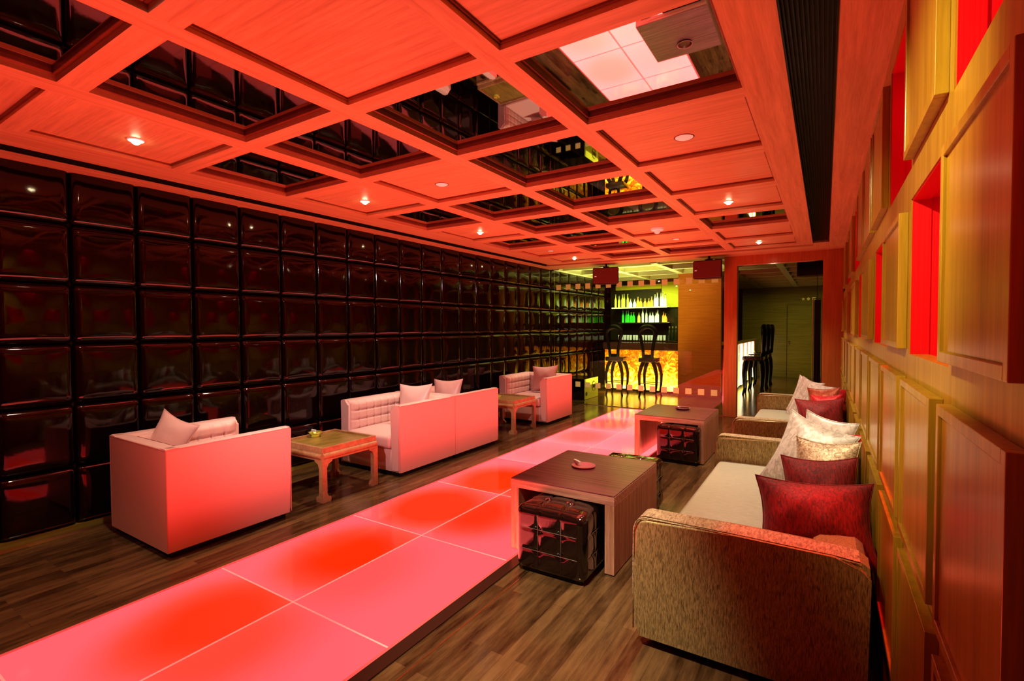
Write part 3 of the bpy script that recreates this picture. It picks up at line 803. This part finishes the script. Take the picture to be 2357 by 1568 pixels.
dup(ot, (-1.37, 3.985, 0), R(2), 'black tufted cube ottoman behind the nearest coffee table, only its top edge showing')
dup(ot, (-1.375, 5.86, 0), R(-3), 'black and red glossy cube ottoman under the farther coffee table')
t = thing('dish_ashtray', 'pink round ashtray with a white card on the nearest coffee table', 'ashtray', (-1.50, 3.36, .49))
MB().lathe([(0, 0), (.06, 0), (.085, .012), (.088, .02), (.08, .02), (.06, .009), (0, .007)], 24).build('dish', 'ashred', t, smooth=True)
MB().box((-.075, -.012, .02), (.005, .006, .042), .002).build('white_card', 'paper', t, rot=(0, 0, R(-35)), loc=(-.03, .0, 0))
t = thing('dish_ashtray', 'dark brown round ashtray on the farther coffee table', 'ashtray', (-1.49, 6.34, .49))
MB().lathe([(0, 0), (.06, 0), (.085, .02), (.088, .03), (.08, .03), (.06, .012), (0, .01)], 24).build('dish', 'ashdark', t, smooth=True)
MB().lathe([(.083, .030), (.088, .033), (.090, .029)], 24).build('rim', 'ashred', t, smooth=True)

# ================================================================== GOLD SOFAS
def make_sofa():
    """local: X from -.47 (front) to .47 (back), Y -1.11..1.11, opens to -X"""
    t = thing('gold_sofa', 'x', 'sofa'); L = 1.11; F = -.47; B = .46; H = .625; AT = .155
    fr = MB(); fr.box((F+.05, -L+.05, .06), (B-.03, L-.05, .27), .01); fr.build('seat_frame', 'gold', t, smooth=True)
    for sy in (-1, 1):
        m = MB()
        # outline in XZ: front edge leans and rounds, top dips slightly to the back
        P = [(F+.035, .05), (F+.014, .07), (F+.006, .12), (F, .35), (F+.002, H-.06), (F+.010, H-.028), (F+.028, H-.008), (F+.055, H), (0, H), (B-.12, H-.004), (B-.03, H-.012), (B-.004, H-.03), (B, H-.07), (B-.01, .05)]
        m.prism(P, 1, sy*L, sy*(L-AT))
        es = [e for e in m.bm.edges if abs(e.verts[0].co.y-e.verts[1].co.y) < 1e-5 and min(e.verts[0].co.z, e.verts[1].co.z) > .06]
        bmesh.ops.bevel(m.bm, geom=es, offset=.022, segments=3, affect='EDGES')
        a = m.build('armrest', 'gold', t, smooth=True)
        tp = MB(); yo = sorted((sy*(L-.018), sy*(L-AT+.018)))
        pts = [(F+.004, H-.050), (F+.012, H-.026), (F+.030, H-.006), (F+.055, H+.002), (0, H+.002), (B-.12, H-.002), (B-.035, H-.009)]
        tp.grid(len(pts)-1, 1, lambda u, v: (pts[round(u*(len(pts)-1))][0], yo[0]+(yo[1]-yo[0])*v, pts[round(u*(len(pts)-1))][1]+.0005))
        tp.build('top_strip', 'goldtop', a, smooth='all')
        p = MB(); y = sy*(L-.012)
        p.tube([(q[0]-.002, y, q[1]-.006) for q in [(F, .08), (F-.001, .35), (F+.001, H-.07)] + pts], .003, 6)
        p.build('piping', 'cgold', a, smooth='all')
    m = MB()
    P = [(B-.19, .27), (B-.205, H-.10), (B-.195, H-.05), (B-.17, H-.032), (B-.10, H-.024), (B-.04, H-.026), (B-.012, H-.05), (B, H-.10), (B-.01, .05), (B-.10, .05)]
    m.prism(P, 1, -L+AT, L-AT)
    m.build('backrest', 'gold', t, smooth=True)
    c = MB(); c.box((F+.03, -L+AT+.004, .272), (B-.20, L-AT-.004, .43), .045, 4)
    bmesh.ops.subdivide_edges(c.bm, edges=list(c.bm.edges), cuts=3, use_grid_fill=True)
    for v in c.bm.verts:
        if v.co.z > .38: v.co.z += .018*(1-(abs(v.co.y)/1.0)**4)*(1-(v.co.x/.4)**2)
    c.build('seat_cushion', 'goldseat', t, smooth='all')
    for sx in (F+.09, B-.09):
        for sy in (-L+.08, L-.08):
            MB().lathe([(0, 0), (.02, 0), (.028, .052), (0, .052)], 12).build('foot', 'foot', t, loc=(sx, sy, 0), smooth=True)
    return t
so = make_sofa(); so['label'] = 'champagne gold crinkled fabric sofa in the right foreground'
so.location = (-.30, 3.41, 0)
dup(so, (-.30, 6.42, 0), 0, 'champagne gold fabric sofa farther away, nearest the doorway')
# cushions on the nearer sofa: rot = (lean, roll, yaw)
G1 = None
pillow('sofa_cushion', 'large dark crimson cushion nearest the viewer, across the near end of the front sofa', 'cred', (-.035, 2.71, .615), (.49, .38), .20, (R(-22), R(-3), R(3)), seed=5)
pillow('sofa_cushion', 'rust red cushion just behind the large dark crimson one', 'cred', (-.015, 3.05, .635), (.36, .42), .16, (R(-22), R(-7), R(-8)), seed=6)
pillow('sofa_cushion', 'bronze lace patterned cushion squeezed between the red and the white ones', 'cgold', (.0, 3.33, .66), (.34, .46), .14, (R(-24), R(-4), R(-20)), seed=7)
pillow('sofa_cushion', 'big silvery white cushion leaning in the middle of the front sofa', 'cwhite', (-.09, 3.66, .69), (.44, .50), .16, (R(-20), R(14), R(-30)), seed=8)
pillow('sofa_cushion', 'small scarlet cushion behind the big white one against the backrest', 'cbright', (.04, 3.93, .64), (.32, .40), .12, (R(-14), R(3), R(-25)), seed=9)
pillow('sofa_cushion', 'sharp-cornered white cushion at the far end of the front sofa', 'cwhite', (.0, 4.12, .67), (.38, .46), .12, (R(-12), R(6), R(-35)), seed=10)
pillow('sofa_cushion', 'dark crimson cushion at the near end of the rear sofa', 'cred', (-.03, 5.75, .62), (.42, .40), .17, (R(-20), R(-5), R(2)), seed=11)
pillow('sofa_cushion', 'small bright scarlet cushion on the rear sofa', 'cbright', (.02, 6.10, .64), (.28, .36), .12, (R(-16), R(-6), R(-10)), seed=12)
pillow('sofa_cushion', 'rust brown cushion in the middle of the rear sofa', 'crust', (-.01, 6.36, .66), (.32, .42), .14, (R(-20), R(-6), R(-16)), seed=13)
pillow('sofa_cushion', 'patterned white cushion in front, leaning on the rear sofa', 'cwhite', (-.14, 6.55, .68), (.40, .48), .14, (R(-18), R(14), R(-34)), seed=14)
pillow('sofa_cushion', 'cream cushion behind the patterned white one, nearest the doorway', 'cwhite', (-.20, 6.90, .68), (.38, .46), .12, (R(-16), R(10), R(-46)), seed=15)
pillow('sofa_cushion', 'red cushion against the wall side of the rear sofa backrest', 'cbright', (.08, 6.62, .65), (.30, .40), .12, (R(-14), R(6), R(-5)), seed=16)

# ================================================================== BAR
bar = thing('bar_counter', 'bar counter with glowing yellow onyx front beyond the glass screen', 'bar', (-3.64, 11.6, 0))
MB().box((-.86, -.27, .07), (.86, -.22, .99)).build('onyx_front', 'onyx', bar)
MB().box((-.87, -.30, .0), (.87, .25, .07)).build('plinth', 'bartop', bar)
MB().box((-.86, -.22, .07), (.86, .25, .99)).build('counter_body', 'bartop', bar)
MB().box((-.90, -.30, .99), (.87, .30, 1.16), .01).build('counter_top', 'bartop', bar)
MB().box((-.87, -.31, .0), (.87, -.30, .02)).build('foot_strip', 'chrome', bar)
bar2 = thing('bar_counter', 'second lit bar counter seen through the doorway running away', 'bar', (-1.98, 13.6, 0))
MB().box((.18, -2.0, .10), (.24, 2.4, 1.1)).build('onyx_front', 'onyx', bar2)
MB().box((-.3, -2.0, .0), (.18, 2.4, 1.12)).build('counter_body', 'bartop', bar2)
MB().box((-.34, -2.05, 1.12), (.30, 2.45, 1.2), .01).build('counter_top', 'chrome', bar2)
for k in range(6): MB().box((.24, -1.9+k*.75, .10), (.262, -1.72+k*.75, 1.1)).build('lit_strip', 'barwhite', bar2)
# back bar shelves
for (z, x0, x1, nm) in ((2.03, -4.73, -3.30, 'upper'), (1.64, -4.55, -3.30, 'lower')):
    sh = thing('bottle_shelf', f'{nm} glowing bottle shelf on the dark wall behind the bar', 'shelf', ((x0+x1)/2, 12.5, z))
    w = (x1-x0)/2
    MB().box((-w, -.12, -.028), (w, .24, -.008)).build('shelf_board', 'shelfdark', sh)
    MB().box((-w, -.12, -.008), (w, .10, .0)).build('lit_glass_top', 'shelf', sh)
    MB().box((-w, -.128, -.028), (w, -.12, .0)).build('shelf_edge', 'shelf' if nm == 'upper' else 'shelfdark', sh)
bk = thing('back_counter', 'dark back counter under the bottle shelves crowded with glasses', 'counter', (-3.75, 12.5, 0))
MB().box((-1.0, -.18, 0), (.72, .24, 1.16)).build('cabinet', 'shelfdark', bk)
MB().box((-1.0, -.20, 1.16), (.72, .24, 1.19)).build('counter_top', 'chrome', bk)
# bottles
bprof = [
    [(0, 0), (.036, 0), (.038, .01), (.038, .17), (.03, .2), (.014, .225), (.013, .29), (.016, .295), (.016, .305), (0, .305)],
    [(0, 0), (.045, 0), (.047, .012), (.046, .13), (.036, .165), (.016, .19), (.014, .235), (.018, .24), (.018, .255), (0, .255)],
    [(0, 0), (.033, 0), (.034, .02), (.036, .2), (.024, .24), (.013, .27), (.013, .33), (.016, .335), (.016, .345), (0, .345)],
    [(0, 0), (.05, 0), (.055, .05), (.05, .10), (.03, .14), (.014, .16), (.013, .2), (.017, .205), (.017, .215), (0, .215)]]
protos = {}
def bottle(x, y, z, kind, mat, label, group):
    k = (kind, mat)
    if k not in protos:
        t = thing('bottle', label, 'bottle', (x, y, z), 0, group)
        p = bprof[kind]
        MB().lathe([(a*.8, b) for a, b in p[:-2]], 10).build('glass_body', mat, t, smooth=True)
        top = p[-1][1]
        MB().lathe([(0, top-.02), (.0185, top-.02), (.0185, top+.008), (0, top+.008)], 8).build('cap', 'cap', t, smooth=True)
        protos[k] = t
    else:
        t = copy_tree(protos[k]); t.location = (x, y, z); t['label'] = label; t['group'] = group
random.seed(3)
x = -4.68
names = {'bg': 'green', 'bw': 'clear', 'by': 'yellow', 'ba': 'amber'}
def seqplace(z, spec, shelf):
    for (x0, x1, n, mat, kinds) in spec:
        for i in range(n):
            xx = x0+(x1-x0)*(i+.5)/n + random.uniform(-.012, .012)
            bottle(xx, 12.49+random.uniform(-.05, .05), z, random.choice(kinds), mat,
                   f'{names[mat]} glass bottle in the row on the {shelf} shelf behind the bar', f'{names[mat]} bottles on the {shelf} bar shelf')
seqplace(2.03, [(-4.70, -4.30, 5, 'by', (0, 2)), (-4.30, -4.12, 2, 'bw', (3,)), (-4.10, -3.68, 5, 'ba', (1, 3)), (-3.66, -3.34, 5, 'bw', (0, 2))], 'upper')
seqplace(1.64, [(-4.52, -4.12, 5, 'bg', (0, 1)), (-4.10, -3.98, 1, 'by', (1,)), (-3.97, -3.83, 2, 'bw', (2,)), (-3.80, -3.50, 4, 'bw', (0, 1)), (-3.48, -3.32, 2, 'ba', (3, 1))], 'lower')
gl = None
for i in range(16):
    xx = -4.55+i*.078
    if gl is None:
        gl = thing('drinking_glass', 'plain clear tumbler standing in the row on the back counter', 'glass', (xx, 12.45, 1.19), 0, 'tumblers on the back counter')
        MB().lathe([(0, 0), (.028, 0), (.034, .13), (.031, .13), (.026, .01), (0, .01)], 10).build('tumbler', 'tumbler', gl, smooth=True)
        MB().lathe([(.030, .128), (.0345, .132), (.0345, .128)], 10).build('rim', 'chrome', gl, smooth=True)
    else: dup(gl, (xx, 12.45+random.uniform(-.03, .03), 1.19))
# bottles standing dark at the right end of the back counter
db = None
for i in range(3):
    if db is None:
        db = thing('wine_bottle', 'dark bottle standing at the right end of the back counter', 'bottle', (-3.25, 12.42, 1.19), 0, 'dark bottles at the right end of the back counter')
        MB().lathe(bprof[2], 12).build('glass_body', 'dark_btl', db, smooth=True)
        MB().lathe([(.0175, .30), (.0178, .347), (0, .35)], 10).build('foil', 'seam', db, smooth=True)
    else: dup(db, (-3.25+i*.08, 12.42, 1.19))
# bar stools with horseshoe backs
def make_stool():
    t = thing('bar_stool', 'x', 'bar stool')
    # arched back loop in XZ at y=-.20 (back toward -Y local)
    P = []
    for k in range(21):
        a = R(-30) + (PI+R(60))*k/20
        P.append((.175*math.cos(a), -.205, 1.375+.160*math.sin(a)))
    nk = [(.092, -.19, .86), (.100, -.198, 1.0), (.128, -.203, 1.16)]
    P = nk + P[:] + [(-q[0], q[1], q[2]) for q in reversed(nk)]
    rr = [.036, .034, .036] + [.040+.012*math.sin(PI*k/20) for k in range(21)] + [.036, .034, .036]
    MB().tube(P, rr, 8).build('back_loop', 'blackplast', t, smooth='all')
    MB().box((-.10, -.21, .86), (.10, -.15, .93), .01).build('back_rail', 'blackplast', t)
    s_ = MB().box((-.21, -.21, .76), (.21, .21, .86), .03, 3).build('seat', 'leather', t, smooth=True)
    for sx in (-1, 1):
        for sy in (-1, 1):
            MB().tube([(sx*.09, sy*.14, .79), (sx*.15, sy*.17, .66), (sx*.19, sy*.185, .48), (sx*.185, sy*.18, .28), (sx*.165, sy*.17, .12), (sx*.19, sy*.19, 0)], [.045, .042, .034, .026, .020, .022], 8).build('leg', 'blackplast', t, smooth='all')
    f = MB()
    for (a, b) in (((-.17, -.17), (.17, -.17)), ((-.17, .17), (.17, .17))): f.tube([(a[0], a[1], .3), (b[0], b[1], .3)], .009, 6)
    f.build('foot_rail', 'chrome', t, smooth=True)
    return t
sl = make_stool(); sl['label'] = 'black horseshoe-backed bar stool on the left, in front of the glowing bar'
sl.location = (-3.98, 10.75, 0)
dup(sl, (-3.22, 10.75, 0), 0, 'black horseshoe-backed bar stool on the right, in front of the glowing bar')
for i, (y, lb) in enumerate([(12.35, 'nearest'), (13.3, 'second'), (14.3, 'third')]):
    dup(sl, (-1.36, y, 0), PI/2, f'dark bar stool seen side-on through the doorway, {lb} from the doorway')

# dark speaker cabinet behind the glass on the left
sb = thing('floor_speaker', 'black floor speaker cabinet behind the glass, its lit side marked with a round emblem', 'speaker', (-4.49, 9.9, 0))
MB().box((-.26, -.37, .0), (.25, .37, .44), .006).build('cabinet', 'blackplast', sb)
MB().box((.25, -.365, .006), (.254, .365, .435)).build('side_panel', 'board', sb)
MB().lathe([(0, 0), (.045, 0), (.045, .004), (0, .004)], 16).build('port_hole', 'ink', sb, loc=(.254, -.27, .12), rot=(0, PI/2, 0))
e = MB()
ring = [(.258, .12+.10*math.cos(a), .25+.10*math.sin(a)) for a in [2*PI*k/24 for k in range(25)]]
e.tube(ring, .004, 4)
e.tube([(.258, .06, .21), (.258, .075, .29), (.258, .10, .22), (.258, .125, .29), (.258, .14, .21)], .004, 4)
e.tube([(.258, .15, .21), (.258, .165, .29), (.258, .185, .23), (.258, .2, .28)], .004, 4)
e.build('round_emblem', 'ink', sb)

# items seen through the doorway on the right
hs = thing('hanging_speaker', 'black speaker hanging from the bar room ceiling just inside the doorway', 'speaker', (-.20, 9.75, 2.50), R(-15))
b = MB(); b.prism([(-.2, -.1), (.2, -.1), (.14, .12), (-.14, .12)], 2, -.13, .13); b.build('cabinet', 'speakerside', hs)
MB().box((-.19, -.108, -.12), (.19, -.1, .12)).build('front_grille', 'blackplast', hs)
MB().tube([(0, 0, .12), (0, 0, C-2.50)], .02).build('hanger', 'black', hs)
cs = thing('coat_stand', 'slim dark stand with thin pink uprights by the right side of the doorway', 'stand', (-.12, 10.4, 0))
for x in (-.07, .07): MB().tube([(x, 0, .04), (x, 0, 2.02)], .008, 8).build('upright', 'pinkpipe', cs, smooth=True)
MB().box((-.05, -.03, .3), (.05, .03, 2.0)).build('dark_panel', 'black', cs)
MB().tube([(-.07, 0, 2.02), (.07, 0, 2.02)], .008, 8).build('top_bar', 'chrome', cs, smooth=True)
MB().box((-.10, -.08, 0), (.12, .08, .04)).build('base', 'black', cs)
tb = thing('waste_bin', 'black bin on the floor by the right side of the doorway', 'bin', (-.12, 9.85, 0))
MB().lathe([(0, 0), (.11, 0), (.125, .30), (.118, .30), (.105, .01), (0, .01)], 20).build('bucket', 'blackplast', tb, smooth=True)
MB().lathe([(.118, .30), (.13, .305), (.13, .32), (.118, .315)], 20).build('rim', 'blackplast', tb, smooth=True)
# three small symbols on the far wall
def sign_shape(kind, x):
    m = MB(); s_ = .045
    if kind == 'star':
        pts = [((s_*1.15 if k % 2 == 0 else s_*.5)*math.sin(PI*k/5), (s_*1.15 if k % 2 == 0 else s_*.5)*math.cos(PI*k/5)) for k in range(10)]
    elif kind == 'diamond': pts = [(0, s_*1.2), (s_*1.1, 0), (0, -s_*1.2), (-s_*1.1, 0)]
    else: pts = [(-s_, -s_), (s_, -s_), (s_, s_), (-s_, s_)]
    m.prism(pts, 1, -.005, .005)
    o = m.build(f'{kind}_sign', 'frost', loc=(x, 16.985, 2.33))
    tag(o, f'small pale {kind} symbol high on the far bar room wall', 'sign', 'three pale symbols on the far wall')
sign_shape('star', -.56); sign_shape('diamond', -.43); sign_shape('square', -.29)

# ================================================================== LIGHTING
def area(name, loc, size, energy, col, rot=(0, 0, 0), glossy=True, spread=None):
    l = bpy.data.lights.new(name, 'AREA'); l.shape = 'RECTANGLE'; l.size, l.size_y = size
    l.energy = energy; l.color = col
    if spread: l.spread = spread
    o = bpy.data.objects.new(name, l); COL.objects.link(o); o.location = loc; o.rotation_euler = rot
    o.visible_glossy = glossy; o.visible_camera = False
    return o
# unseen lamps added just above the glass, boosting the walkway's upward light
for r in range(len(wlines)-1):
    for c in range(2):
        x0, x1 = (WX0+.02, WXM-.006) if c == 0 else (WXM+.006, WX1-.02)
        area('walkway_boost', ((x0+x1)/2, (wlines[r]+wlines[r+1])/2, .012), (x1-x0-.012, wlines[r+1]-wlines[r]-.02), 7.2, (1, .19, .15), (PI, 0, 0), spread=R(150))
# unseen yellow-green and amber washes added to brighten the bar room
area('bar_wash', (-3.6, 11.9, 2.6), (1.8, .5), 60, (.85, 1, .30), glossy=False)
area('bar_front_glow', (-3.64, 11.2, .5), (1.6, .8), 45, (1, .75, .12), (-PI/2, 0, 0), glossy=False)
area('bar_room_wash', (-.6, 14.5, 2.6), (1.6, 3), 22, (.9, .95, .35), glossy=False)
area('bar_near_wash', (-3.2, 10.2, 2.6), (2.5, .8), 16, (.9, 1, .45), glossy=False)
area('bar_up_wash', (-3.7, 10.3, .3), (1.6, 1.4), 110, (.9, 1, .45), (PI, 0, 0), glossy=False, spread=R(95))
# red strips hidden in the niches
for (y0, y1, z0, z1) in niches:
    if y1 > .2 and y0 < 6.5:
        area('niche_lamp', (XB+.20, (y0+y1)/2, z1-.012), (.2, .3), 1.0, (1, .005, .05))
# red effect spot on the near end of the front sofa
l = bpy.data.lights.new('red_effect_beam', 'SPOT'); l.energy = 190; l.color = (1, .02, .03); l.spot_size = R(24); l.spot_blend = .5; l.shadow_soft_size = .04
lo = bpy.data.objects.new('red_effect_beam', l); COL.objects.link(lo); lo.location = (-.06, 2.80, 2.62)
lo.rotation_euler = (Vector((.0, 2.38, .62))-lo.location).to_track_quat('-Z', 'Y').to_euler()

w = bpy.data.worlds.new('World'); scn.world = w; w.use_nodes = True
w.node_tree.nodes['Background'].inputs[0].default_value = (.25, .06, .04, 1)
w.node_tree.nodes['Background'].inputs[1].default_value = .02

# ================================================================== CAMERA
f, yaw, pit, rol = 1141.85, R(32.278), R(1.533), R(-.2132)
cy, sy = math.cos(yaw), math.sin(yaw); cp, sp = math.cos(pit), math.sin(pit); cr, sr = math.cos(rol), math.sin(rol)
Rv = Vector((cy, sy, 0)); Fv = Vector((-sy*cp, cy*cp, -sp)); Uv = Vector((-sy*sp, cy*sp, cp))
R2 = Rv*cr + Uv*sr; U2 = Uv*cr - Rv*sr
cam = bpy.data.cameras.new('camera'); co = bpy.data.objects.new('camera', cam); COL.objects.link(co)
mt = Matrix((R2, U2, -Fv)).transposed().to_4x4(); mt.translation = (0, 0, 1.53); co.matrix_world = mt
cam.sensor_fit = 'HORIZONTAL'; cam.sensor_width = 36; cam.lens = f/2357*36; cam.clip_start = .02; cam.clip_end = 60
scn.camera = co
scn.view_settings.view_transform = 'Standard'; scn.view_settings.look = 'Medium High Contrast'
scn.view_settings.exposure = 0; scn.view_settings.gamma = 1
cyc = scn.cycles
cyc.max_bounces = 8; cyc.diffuse_bounces = 2; cyc.glossy_bounces = 5; cyc.transparent_max_bounces = 8; cyc.transmission_bounces = 4
cyc.sample_clamp_indirect = 4; cyc.caustics_reflective = False; cyc.caustics_refractive = False
cyc.use_denoising = True
